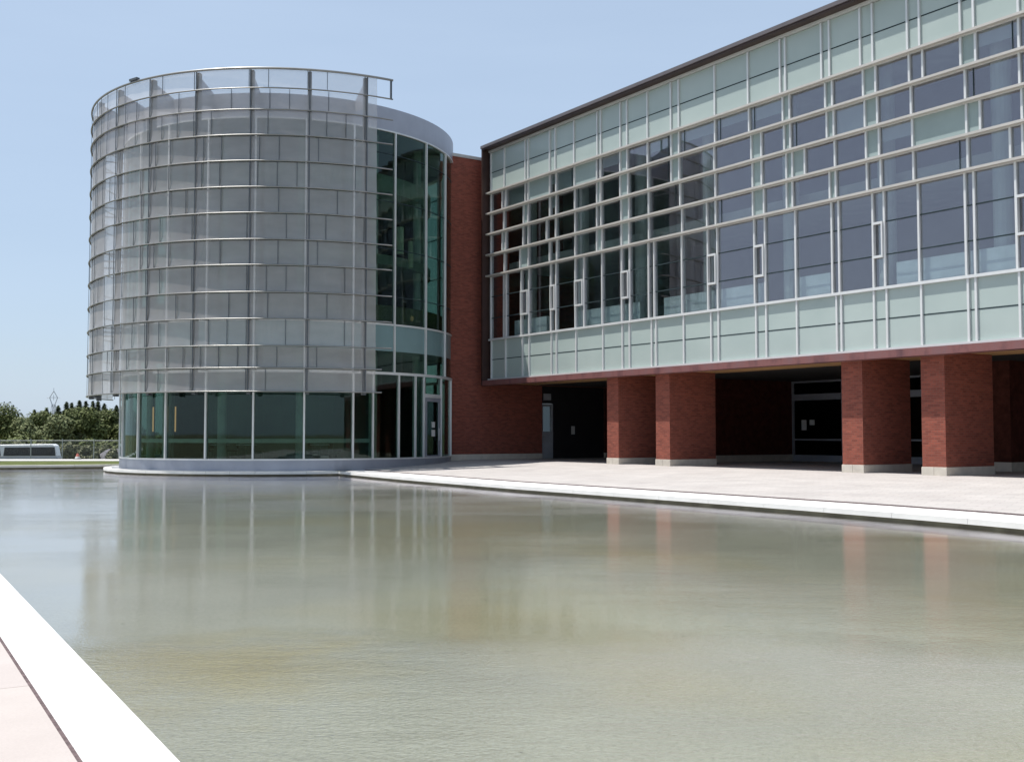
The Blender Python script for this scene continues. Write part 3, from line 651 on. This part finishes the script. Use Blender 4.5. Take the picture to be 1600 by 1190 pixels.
# horizontals
xl, xr = X(46.42), X(UE)
for z in (9.38, 10.46, 11.53, 12.6, 13.66):
    MB().box(xl - .14, xr, -.26, -.088, z - .03, z + .05).build('sunshade_fin', M['beam'], wing)
    MB().box(xl, xr, -.0878, .05, z - .05, z + .05).build('transom', M['alu'], wing)
for z in (6.12, 15.85):
    MB().box(xl, xr, -.13, .05, z - .05, z + .045).build('transom', M['alu'], wing)
MB().box(xl, xr, -.16, .05, 4.03, 4.128).build('sill', M['alu'], wing)
# projecting box lining: top fascia, jamb, bottom fascia
F0 = -0.45
MB().box(X(46.6), xr + .3, F0, 12.9, 15.905, 15.98).build('roof_overhang', M['bronze'], wing)
MB().box(X(46.6) - .02, xr + .33, F0 - .05, 12.95, 15.982, 16.13).build('roof_edge', M['edge'], wing)
MB().box(X(46.6), X(46.49), F0 + .003, .12, 3.77, 15.903).build('jamb', M['bronze'], wing)
MB().box(X(46.488), X(46.42), .055, .12, 4.0, 15.903).build('jamb_return', M['bronze'], wing)
MB().box(X(47.375), X(46.61), .125, 12.6, 3.9, 15.7).build('side_wall', M['brick'], wing)
MB().box(X(47.8), X(47.377), 3.952, 12.6, 3.896, 15.7).build('side_wall', M['brick'], wing)
MB().box(X(46.488), xr + .3, F0, .10, 3.78, 4.028).build('bottom_fascia', M['copper'], wing)
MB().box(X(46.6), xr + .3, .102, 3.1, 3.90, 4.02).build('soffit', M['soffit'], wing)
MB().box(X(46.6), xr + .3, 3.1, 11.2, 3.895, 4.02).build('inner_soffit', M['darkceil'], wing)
MB().box(xr + .001, xr + .3, F0 + .01, 12.9, 4.03, 15.915).build('end_wall', M['bronze'], wing)
MB().box(X(47.2), xr, 12.6, 12.9, -0.2, 15.915).build('back_wall', M['inwall'], wing)
# inside floors and rooms
MB().box(X(47.0), xr, .30, 12.6, 4.03, 4.3).build('floor_slab', M['infloor'], wing)
MB().box(X(47.0), xr, 1.3, 12.6, 9.75, 10.2).build('floor_slab', M['ceil'], wing)
MB().box(X(47.0), xr, .30, 12.6, 14.2, 14.5).build('ceiling', M['ceil'], wing)
MB().box(X(47.0), xr, 6.0, 6.2, 4.31, 9.74).build('room_wall', M['inwall'], wing)
MB().box(X(47.0), xr, 4.8, 5.0, 10.21, 14.19).build('room_wall', M['inwall'], wing)
u = 44.0
while u > UE + 2:
    MB().cyl((X(u), .85, 4.31), (X(u), .85, 14.19), 0.3, n=16).build('interior_column', M['incol'], wing); u -= 4.2
for a, b in ((44.5, 41.8), (39.5, 35), (33.5, 28), (26.5, 24.9), (22.2, 18), (16, 9)):
    MB().box(X(a), X(b), .2, .42, 6.2, 6.95).build('radiator', M['radiator'], wing)
MB().box(X(46.4), xr, .16, .28, 4.31, 6.1).build('upstand', M['inwall'], wing)
# cross wall joining drum and wing (faces the plaza)
bwl = MB().box(X(47.8), X(47.38), -1.9, 3.95, .28, 15.62).build('brick_wall', M['brick'], wing)
MB().box(X(47.83), X(47.35), -1.9, 3.95, 15.622, 15.78).build('wall_cap', M['cap'], bwl)
MB().box(X(47.81), X(47.36), -1.9, 3.95, -.2, .278).build('stone_base', M['stone'], bwl)
w2 = MB().box(X(47.8), X(47.4), 8.3, 12.5, .28, 3.89).build('brick_wall', M['shaded_brick'], wing)
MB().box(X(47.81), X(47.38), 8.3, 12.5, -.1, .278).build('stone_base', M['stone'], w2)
# door set and entry glass in that wall
dd_ = MB().box(X(47.6), X(47.5), 4.75, 8.295, -.05, 3.894).build('entry_glazing', M['black'], wing)
MB().box(X(47.49), X(47.485), 6.0, 6.25, 1.3, 1.75).build('notice', M['paper'], dd_)
do = MB(); do.box(X(47.6), X(47.45), 3.97, 4.07, -.03, 2.95); do.box(X(47.6), X(47.45), 4.62, 4.73, -.03, 2.95); do.box(X(47.6), X(47.45), 4.07, 4.62, -.03, 1.45); do.box(X(47.6), X(47.45), 4.07, 4.62, 2.8, 2.95)
do = do.build('door', M['doorwhite'], wing)
MB().box(X(47.56), X(47.52), 4.07, 4.62, 1.45, 2.8).build('door_glass', M['bglass'], do)
MB().box(X(47.45), X(47.40), 4.1, 4.14, 1.1, 1.25).build('handle', M['galv'], do)
MB().box(X(47.6), X(47.45), 4.12, 4.6, 3.15, 3.5).build('overdoor_sign', M['doorwhite'], wing)
MB().box(X(47.62), X(47.5), 3.955, 4.748, 2.96, 3.893).build('transom_panel', M['black'], wing)
# piers
def pier(uf, un, b0=.16, dep=2.6):
    p = MB().box(X(uf), X(un), b0, b0 + dep, .27, 3.897).build('brick_pier', M['brick'], wing)
    s = MB(); c = (uf + un) / 2
    s.box(X(uf) - .025, X(c) - .004, b0 - .025, b0 + dep + .02, -.1, .268); s.box(X(c) + .004, X(un) + .025, b0 - .025, b0 + dep + .02, -.1, .268)
    s.build('stone_base', M['stone'], p, bevel=.008)
for uf, un in ((37.2, 36.42), (34.0, 33.15), (24.46, 23.6), (21.33, 20.48)): pier(uf, un)
for uf, un in ((11.8, 10.95), (8.6, 7.75)): pier(uf, un)
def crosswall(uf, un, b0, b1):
    p = MB().box(X(uf), X(un), b0, b1, .32, 3.893).build('brick_wall', M['shaded_brick'], wing)
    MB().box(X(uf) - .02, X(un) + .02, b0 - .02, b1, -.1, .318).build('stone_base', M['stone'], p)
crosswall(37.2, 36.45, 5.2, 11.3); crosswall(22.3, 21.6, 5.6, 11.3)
# glazed back of the undercroft
p = MB().box(X(47.3), X(37.2), 11.3, 11.6, -.1, 3.89).build('brick_wall', M['shaded_brick'], wing)
MB().box(X(36.44), xr, 11.25, 11.5, -.1, .22).build('glazing_curb', M['curb'], wing)
for a, b in ((36.4, 33.4), (33.4, 30.4), (30.4, 27.4), (27.4, 24.6), (24.6, 22.3), (21.6, 18.6), (18.6, 15.6), (15.6, 12.6), (12.6, 9), (9, UE)):
    g_ = MB().box(X(a) + .05, X(b) - .05, 11.33, 11.36, .30, 3.8).build('undercroft_window', M['bglass'], wing)
    f_ = MB(); f_.box(X(a) - .05, X(a) + .05, 11.25, 11.42, .22, 3.89); f_.box(X(a) + .05, X(b) - .05, 11.25, 11.42, .222, .30)
    f_.box(X(a) + .05, X(b) - .05, 11.25, 11.42, 3.8, 3.89); f_.box(X(a) + .05, X(b) - .05, 11.25, 11.42, 1.0, 1.08); f_.box(X(a) + .05, X(b) - .05, 11.2, 11.42, 2.95, 3.25)
    f_.build('frame', M['curb'], g_)
MB().box(X(35.9), X(35.6), 11.31, 11.325, 1.5, 2.0).build('notice', M['paper'], wing)
MB().box(X(35.4), X(35.1), 11.31, 11.325, 1.75, 2.0).build('notice', M['paper'], wing)

# hanging lamps
def wpt(u, b, z): return (*FW(u, b), z)
def pendant(loc, label):
    o = empty('pendant_lamp', loc); tag(o, label, 'lamp', 'pendant lamps hanging behind the curtain wall')
    MB().cyl((0, 0, 0), (0, 0, .22), .06, .10, n=12).build('bulb', M['warm_lamp'], o)
    MB().cyl((0, 0, .22), (0, 0, .3), .11, .05, n=12).build('cap', M['black'], o)
    MB().cyl((0, 0, .3), (0, 0, 9.72 - loc[2]), .008, n=6).build('cord', M['black'], o)
pendant(wpt(42.1, .9, 7.35), 'small warm lit lamp, left one of the pair behind the tall windows')
pendant(wpt(39.9, .9, 7.3), 'small warm lit lamp, right one of the pair behind the tall windows')
def dpt(a, r, z): return (DC[0] + r * math.cos(R_(a)), DC[1] + r * math.sin(R_(a)), z)
def tubelamp(loc, h, label, m, r=.05, top=None, grp=None, cat='lamp'):
    o = empty('tube_lamp', loc); tag(o, label, cat, grp)
    MB().cyl((0, 0, 0), (0, 0, h), r, n=12).build('tube', M[m], o)
    MB().cyl((0, 0, h), (0, 0, h + .08), r * 1.15, n=12).build('cap', M['black'], o)
    if top: MB().cyl((0, 0, h + .08), (0, 0, top - loc[2]), .01, n=6).build('cord', M['black'], o)
tubelamp(dpt(-128.9, 7.95, 1.42), 1.12, 'orange glowing tube lamp, left one of two behind the ground floor glass', 'orange_lamp', .032, 5.1, 'orange tube lamps in the round tower')
tubelamp(dpt(-117.9, 7.95, 1.42), 1.12, 'orange glowing tube lamp, right one of two behind the ground floor glass', 'orange_lamp', .032, 5.1, 'orange tube lamps in the round tower')
tubelamp(dpt(-39.3, 7.8, 9.75), 1.25, 'tall pale tube lamp, higher of two in the upper glass of the round tower', 'lampshade', .2, 12.7, 'pale tube lamps in the round tower')
tubelamp(dpt(-33.6, 7.8, 9.2), 1.25, 'tall pale tube lamp, lower of two in the upper glass of the round tower', 'lampshade', .13, 12.7, 'pale tube lamps in the round tower')

# ------------------------------------------------------------------ van
van = empty('parked_van', (-38.24, 83.66, -1.66), R_(15)); tag(van, 'white van with long dark side windows parked behind the wire fence', 'van')
def extr(prof, y0, y1, mb=None):      # profile in xz
    mb = mb or MB(); n = len(prof); k = len(mb.v)
    mb.v += [(x, y0, z) for x, z in prof] + [(x, y1, z) for x, z in prof]
    mb.f.append(tuple(range(k, k + n))); mb.f.append(tuple(range(k + n, k + 2 * n))[::-1]); mb.mi += [0, 0]; mb.tone += [.5, .5]
    for i in range(n):
        j = (i + 1) % n; mb.f.append((k + i, k + j, k + n + j, k + n + i)); mb.mi.append(0); mb.tone.append(.5)
    return mb
XR = 3.1
body = extr([(-2.8, 1.241), (XR + .02, 1.241), (XR - .16, 2.1), (XR - .38, 2.22), (-1.6, 2.16), (-2.0, 2.05), (-2.75, 1.35)], -1.0, 1.0).build('body', M['vanwhite'], van, bevel=.08)
low = extr([(-3.5, .35), (XR, .35), (XR + .1, .55), (XR + .05, 1.24), (-2.85, 1.24), (-3.5, .9)], -1.02, 1.02).build('lower_body', M['silver'], van, bevel=.05)
for y in (-1.0, 1.0):
    for x0, x1 in ((-1.55, -.9), (-.72, 2.98)):
        sg = 1 if y > 0 else -1
        extr([(x0, 1.32), (x1 + .0, 1.32), (x1 - .08, 1.99), (x0 + .08, 1.97)], min(y, y + sg * .015), max(y, y + sg * .015)).build('side_window', M['vanglass'], van)
    for x in (-2.3, 2.3):
        wh = MB().cyl((x, y * .82, .34), (x, y * 1.03, .34), .34, n=24).build('wheel', M['tyre'], van)
        MB().cyl((x, y * 1.03, .34), (x, y * 1.045, .34), .2, n=18).build('rim', M['silver'], wh)
    MB().box(XR + .03, XR + .11, y * .8 - .08, y * .8 + .08, .7, .93).build('tail_light', M['redlamp'], van)
    MB().box(-3.53, -3.45, y * .75 - .15, y * .75 + .15, .6, .78).build('headlight', M['paper'], van)
extr([(XR + .0, 1.15), (XR + .03, 1.15), (XR - .2, 1.98), (XR - .23, 1.98)], -.82, .82).build('rear_window', M['vanglass'], van)
for x in (-1.0, .9): MB().box(x, x + .16, -1.045, -1.02, .86, .9).build('handle', M['black'], van)
MB().box(-3.6, -3.5, -.95, .95, .3, .5).build('bumper', M['black'], van); MB().box(XR + .1, XR + .18, -.95, .95, .35, .55).build('bumper', M['black'], van)

# ------------------------------------------------------------------ fence
fen = empty('wire_fence', (-29, 80, -1.66)); tag(fen, 'grey chain link fence running in front of the trees and van', 'fence')
fx = [-42.44 + 2.32 * i - -29 for i in range(-4, 14)]
for x in fx:
    MB().cyl((x, 0, 0), (x, 0, 2.62), .04, n=8).build('post', M['galv'], fen)
MB().cyl((fx[0], 0, 2.5), (fx[-1], 0, 2.5), .028, n=8).build('top_rail', M['galv'], fen)
fm = MB(); fm.quad((fx[0], -.03, .05), (fx[-1], -.03, .05), (fx[-1], -.03, 2.55), (fx[0], -.03, 2.55)); fm.build('wire_mesh', M['chain'], fen, fix=False)

# traffic cone on the path, gravel heap
cn = empty('traffic_cone', (-28.1, 70.2, -.31)); tag(cn, 'small red and white cone on the concrete path behind the pool', 'cone')
MB().box(-.2, .2, -.2, .2, 0, .04).build('base', M['black'], cn)
MB().cyl((0, 0, .04), (0, 0, .18), .17, .12, n=16).build('lower_band', M['paper'], cn); MB().cyl((0, 0, .18), (0, 0, .38), .12, .05, n=16).build('tip', M['conered'], cn)
gh = MB(); ng = 26; rg_ = random.Random(3)
for j in range(9):
    for i in range(ng):
        rr = 2.0 * (1 - j / 8) ** .8 * (1 + .12 * math.sin(i * 1.3 + j) + rg_.uniform(-.05, .05)); a = 2 * math.pi * i / ng
        gh.v.append((rr * math.cos(a) * 1.1, rr * math.sin(a) * .8, 1.75 * math.sin(j / 8 * math.pi / 2) ** 1.2))
for j in range(8):
    for i in range(ng): gh.f.append((j * ng + i, j * ng + (i + 1) % ng, (j + 1) * ng + (i + 1) % ng, (j + 1) * ng + i)); gh.mi.append(0); gh.tone.append(.5)
o = gh.build('gravel_heap', M['gravel'], smooth=True, loc=(-35.2, 96, -1.7)); tag(o, 'low grey gravel heap beyond the wire fence beside the round tower', 'heap')

# ------------------------------------------------------------------ trees
def clump_mesh(rg, blobs, n, size, flat=.6):
    mb = MB()
    tot = sum(b[3] ** 2 for b in blobs)
    for (bx, by, bz, br, sq) in blobs:
        cnt = int(n * br ** 2 / tot); ct = rg.uniform(-.18, .18)
        for _ in range(cnt):
            v = Vector((rg.gauss(0, 1), rg.gauss(0, 1), rg.gauss(0, 1))).normalized() * br * rg.uniform(.55, 1.06)
            p = Vector((bx + v.x, by + v.y, bz + v.z * sq))
            nn = (v.normalized() + Vector((rg.uniform(-.8, .8), rg.uniform(-.8, .8), rg.uniform(-.5, .9)))).normalized()
            a = nn.orthogonal().normalized(); b2 = nn.cross(a); s = size * rg.uniform(.5, 1.2)
            th = rg.uniform(0, 6.3); e1 = (a * math.cos(th) + b2 * math.sin(th)) * s; e2 = (b2 * math.cos(th) - a * math.sin(th)) * s * flat
            tn = min(1, max(0, .5 + ct + rg.uniform(-.3, .3)))
            if abs(tn - .5) < 1e-4: tn = .51
            mb.quad(tuple(p - e1), tuple(p - e2), tuple(p + e1), tuple(p + e2), 0, tn)
    return mb
def limbs(rg, h, top, rad, n=5):
    mb = MB(); mb.cyl((0, 0, -.2), (0, 0, h * .55), .16 * h / 6, .09 * h / 6, n=8); mb.cyl((0, 0, h * .55), (.1, 0, top), .09 * h / 6, .02, n=6)
    for k in range(n):
        a = rg.uniform(0, 6.3); z = h * rg.uniform(.25, .55); mb.cyl((0, 0, z), (rad * .6 * math.cos(a), rad * .6 * math.sin(a), z + h * .25), .06 * h / 6, .015, n=6)
    return mb
def broad(name, loc, h, wdt, m, label, seed, grp, n=2600, cat='tree', cone=False, size=.2):
    rg = random.Random(seed); o = empty(name, loc); tag(o, label, cat, grp)
    blobs = []
    if cone:
        mb = MB(); layers = 26
        for k in range(layers):
            f0 = k / (layers - 1)
            for _ in range(int(n / layers * (1.5 - f0))):
                f = min(1, max(0, f0 + rg.uniform(-.03, .03))); z = h * (.1 + .88 * f); r = (wdt * .5 * (1 - f) ** .9 + .05) * (1 + .12 * math.sin(f * 40 + seed))
                a = rg.uniform(0, 6.283); rr = r * rg.uniform(.3, 1.05) * (1 + .18 * math.sin(5 * a + k)); p = Vector((rr * math.cos(a), rr * math.sin(a), z - rr * .25 + rg.uniform(-.2, .2)))
                dr = Vector((math.cos(a), math.sin(a), -.3)).normalized(); sd = Vector((-math.sin(a), math.cos(a), rg.uniform(-.4, .4))).normalized(); s = size * rg.uniform(.6, 1.3)
                mb.quad(tuple(p - dr * s), tuple(p - sd * s * .4), tuple(p + dr * s), tuple(p + sd * s * .4), 0, min(1, max(0, rg.uniform(.05, .95))) * .98 + .001)
        mb.build('crown', M[m], o, fix=False); MB().cyl((0, 0, -.2), (0, 0, h * .95), .12, .02, n=8).build('trunk', M['bark'], o); return o
    nb = 16
    for k in range(nb):
        a = rg.uniform(0, 6.283); f = rg.uniform(.0, 1); zz = h * (.22 + .62 * f); rr = wdt * .5 * rg.uniform(.2, .72) * math.sin(math.pi * (.25 + .6 * f))
        blobs.append((rr * math.cos(a), rr * math.sin(a), zz, wdt * rg.uniform(.16, .27), rg.uniform(.75, 1.0)))
    blobs.append((0, 0, h * .78, wdt * .24, .9))
    clump_mesh(rg, blobs, n, size).build('crown', M[m], o, fix=False)
    limbs(rg, h, h * .8, wdt * .5).build('trunk', M['bark'], o)
    return o
GRP = 'trees beyond the wire fence'
def at(px, Y, z=-1.7): return ((px - 800) / 1691.9 * Y, Y, z)
def tz(ytop, Y): return 1.3 + (678.4 - ytop) * Y / 1691.9 + 1.7      # height above ground for an image y
T = [ # px, Y, ytop, width px, mat, cone, label
 (2, 118, 629, 60, 'leaf_olive', False, 'tall olive green tree at the left edge above the van'),
 (-60, 120, 632, 70, 'leaf_olive', False, 'broad olive tree just beyond the left edge of the view'),
 (38, 116, 648, 45, 'leaf_pale', False, 'pale rounded tree right of the tallest olive tree, above the van windows'),
 (64, 128, 637, 46, 'leaf_olive', False, 'dull green tree under the distant pylon'),
 (86, 112, 644, 50, 'leaf_pale', False, 'light green rounded tree at the middle of the gap, above the van rear'),
 (112, 118, 633, 50, 'leaf_olive', False, 'broad green tree above the red and white cone'),
 (142, 115, 633, 46, 'leaf_olive', False, 'round green tree in front of the conifers, left of the tower'),
 (170, 118, 634, 46, 'leaf_olive', False, 'green tree nearest to the left side of the round tower'),
 (205, 118, 636, 50, 'leaf_olive', False, 'green tree partly hidden behind the round tower foot'),
 (18, 135, 650, 50, 'leaf_olive', False, 'shadowy tree behind the pale rounded tree at far left'),
 (54, 145, 641, 16, 'leaf_dark', True, 'single small dark conifer left of the pylon'),
 (73, 147, 638, 18, 'leaf_dark', True, 'dark conifer just below the pylon foot'),
 (91, 140, 634, 18, 'leaf_dark', True, 'dark conifer, first of the dense row right of the pylon'),
 (104, 141, 628, 17, 'leaf_dark', True, 'dark conifer, second of the dense row right of the pylon'),
 (112, 139, 630, 16, 'leaf_dark', True, 'dark conifer, third of the dense row right of the pylon'),
 (124, 140, 626, 19, 'leaf_dark', True, 'tallest dark conifer in the middle of the dense row'),
 (134, 142, 627, 17, 'leaf_dark', True, 'dark conifer just right of the tallest conifer'),
 (145, 140, 627, 17, 'leaf_dark', True, 'dark conifer, third from the tower in the dense row'),
 (153, 141, 627, 18, 'leaf_dark', True, 'dark conifer, second from the tower in the dense row'),
 (163, 140, 631, 18, 'leaf_dark', True, 'dark conifer right of the row, beside the tower'),
 (182, 140, 634, 22, 'leaf_dark', True, 'dark conifer half hidden by the left edge of the tower'),
]
for i, (px, Y, yt, wp, mm, cone, lab) in enumerate(T):
    h = tz(yt, Y); wd = wp * Y / 1691.9
    broad('conifer_tree' if cone else 'leafy_tree', at(px, Y), h, wd * (2.9 if cone else 1.3), mm, lab, 50 + i, 'dark conifers beyond the wire fence' if cone else GRP, n=2600 if cone else 5200, cone=cone, size=.3 if cone else .17)
GB = 'scrub bushes beyond the wire fence'
B_ = [(-5, 100, 692, 40, 'low grey green bush behind the cab of the van'), (30, 101, 690, 40, 'low bush above the middle of the van roof'), (68, 100, 691, 40, 'low bush behind the rear part of the van roof'),
      (105, 97, 692, 30, 'grey green bush directly right of the van'), (122, 98, 694, 26, 'grey green bush behind the red and white cone'), (138, 96, 693, 24, 'grey green bush left of the gravel heap'),
      (162, 103, 692, 34, 'bush rising behind the gravel heap'), (179, 94, 696, 18, 'yellow green bush between gravel heap and tower'), (150, 95, 704, 16, 'small bush at the left foot of the gravel heap'), (196, 96, 694, 26, 'bush half hidden behind the tower foot')]
for i, (px, Y, yt, wp, lab) in enumerate(B_):
    broad('bush', at(px, Y), tz(yt, Y), wp * Y / 1691.9 * 1.2, 'leaf_bush', lab, 200 + i, GB, n=1500, cat='bush', size=.14)
# undergrowth mass under the far trees
rg = random.Random(9); ug = MB()
blobs = [(rg.uniform(-75, -35), rg.uniform(108, 150), rg.uniform(.2, 2.0), rg.uniform(1.5, 2.6), .8) for _ in range(60)]
o = clump_mesh(rg, blobs, 14000, .28).build('undergrowth', M['leaf_olive'], fix=False, loc=(0, 0, -1.7)); tag(o, kind='stuff', label='dense undergrowth below the trees beyond the fence', cat='undergrowth')

# ------------------------------------------------------------------ pylon
py = empty('power_pylon', at(83.5, 520)); tag(py, 'distant steel power pylon with diamond shaped head above the trees', 'pylon')
def zt_(y): return 1.3 + (678.4 - y) * 520 / 1691.9 + 1.7
pm = MB(); k_ = 520 / 1691.9
pts = {'tip': (0, 606), 't': (0, 611), 'l': (-6.2, 621), 'r': (6.2, 621), 'bl': (-2.2, 632), 'br': (2.2, 632), 'fl': (-5, 690), 'fr': (5, 690), 'ml': (-3.2, 650), 'mr': (3.2, 650)}
pp = {k: Vector((x * k_, 0, zt_(y))) for k, (x, y) in pts.items()}
hd = MB()
for a, b, r in [('tip', 't', .12), ('t', 'l', .2), ('t', 'r', .2), ('l', 'bl', .2), ('r', 'br', .2), ('bl', 'br', .15)]: hd.cyl(pp[a], pp[b], r, n=6)
hd.cyl(pp['l'], pp['r'], .1, n=6); hd.cyl((0, 0, zt_(617)), (0, 0, zt_(625)), .12, n=6)
for sx_ in (-1, 1): hd.cyl((sx_ * 10.5 * k_, 0, zt_(622)), (sx_ * 6 * k_, 0, zt_(621)), .1, n=6)
hd.build('head', M['pylon'], py)
lgm = MB()
for yy in (-1.2, 1.2):
    for a, b in [('bl', 'ml'), ('br', 'mr'), ('ml', 'fl'), ('mr', 'fr'), ('bl', 'mr'), ('br', 'ml'), ('ml', 'fr'), ('mr', 'fl')]:
        pa = pp[a] + Vector((0, yy * .4, 0)); pb = pp[b] + Vector((0, yy, 0)); lgm.cyl(pa, pb, .13, n=6)
lgm.build('legs', M['pylon'], py)
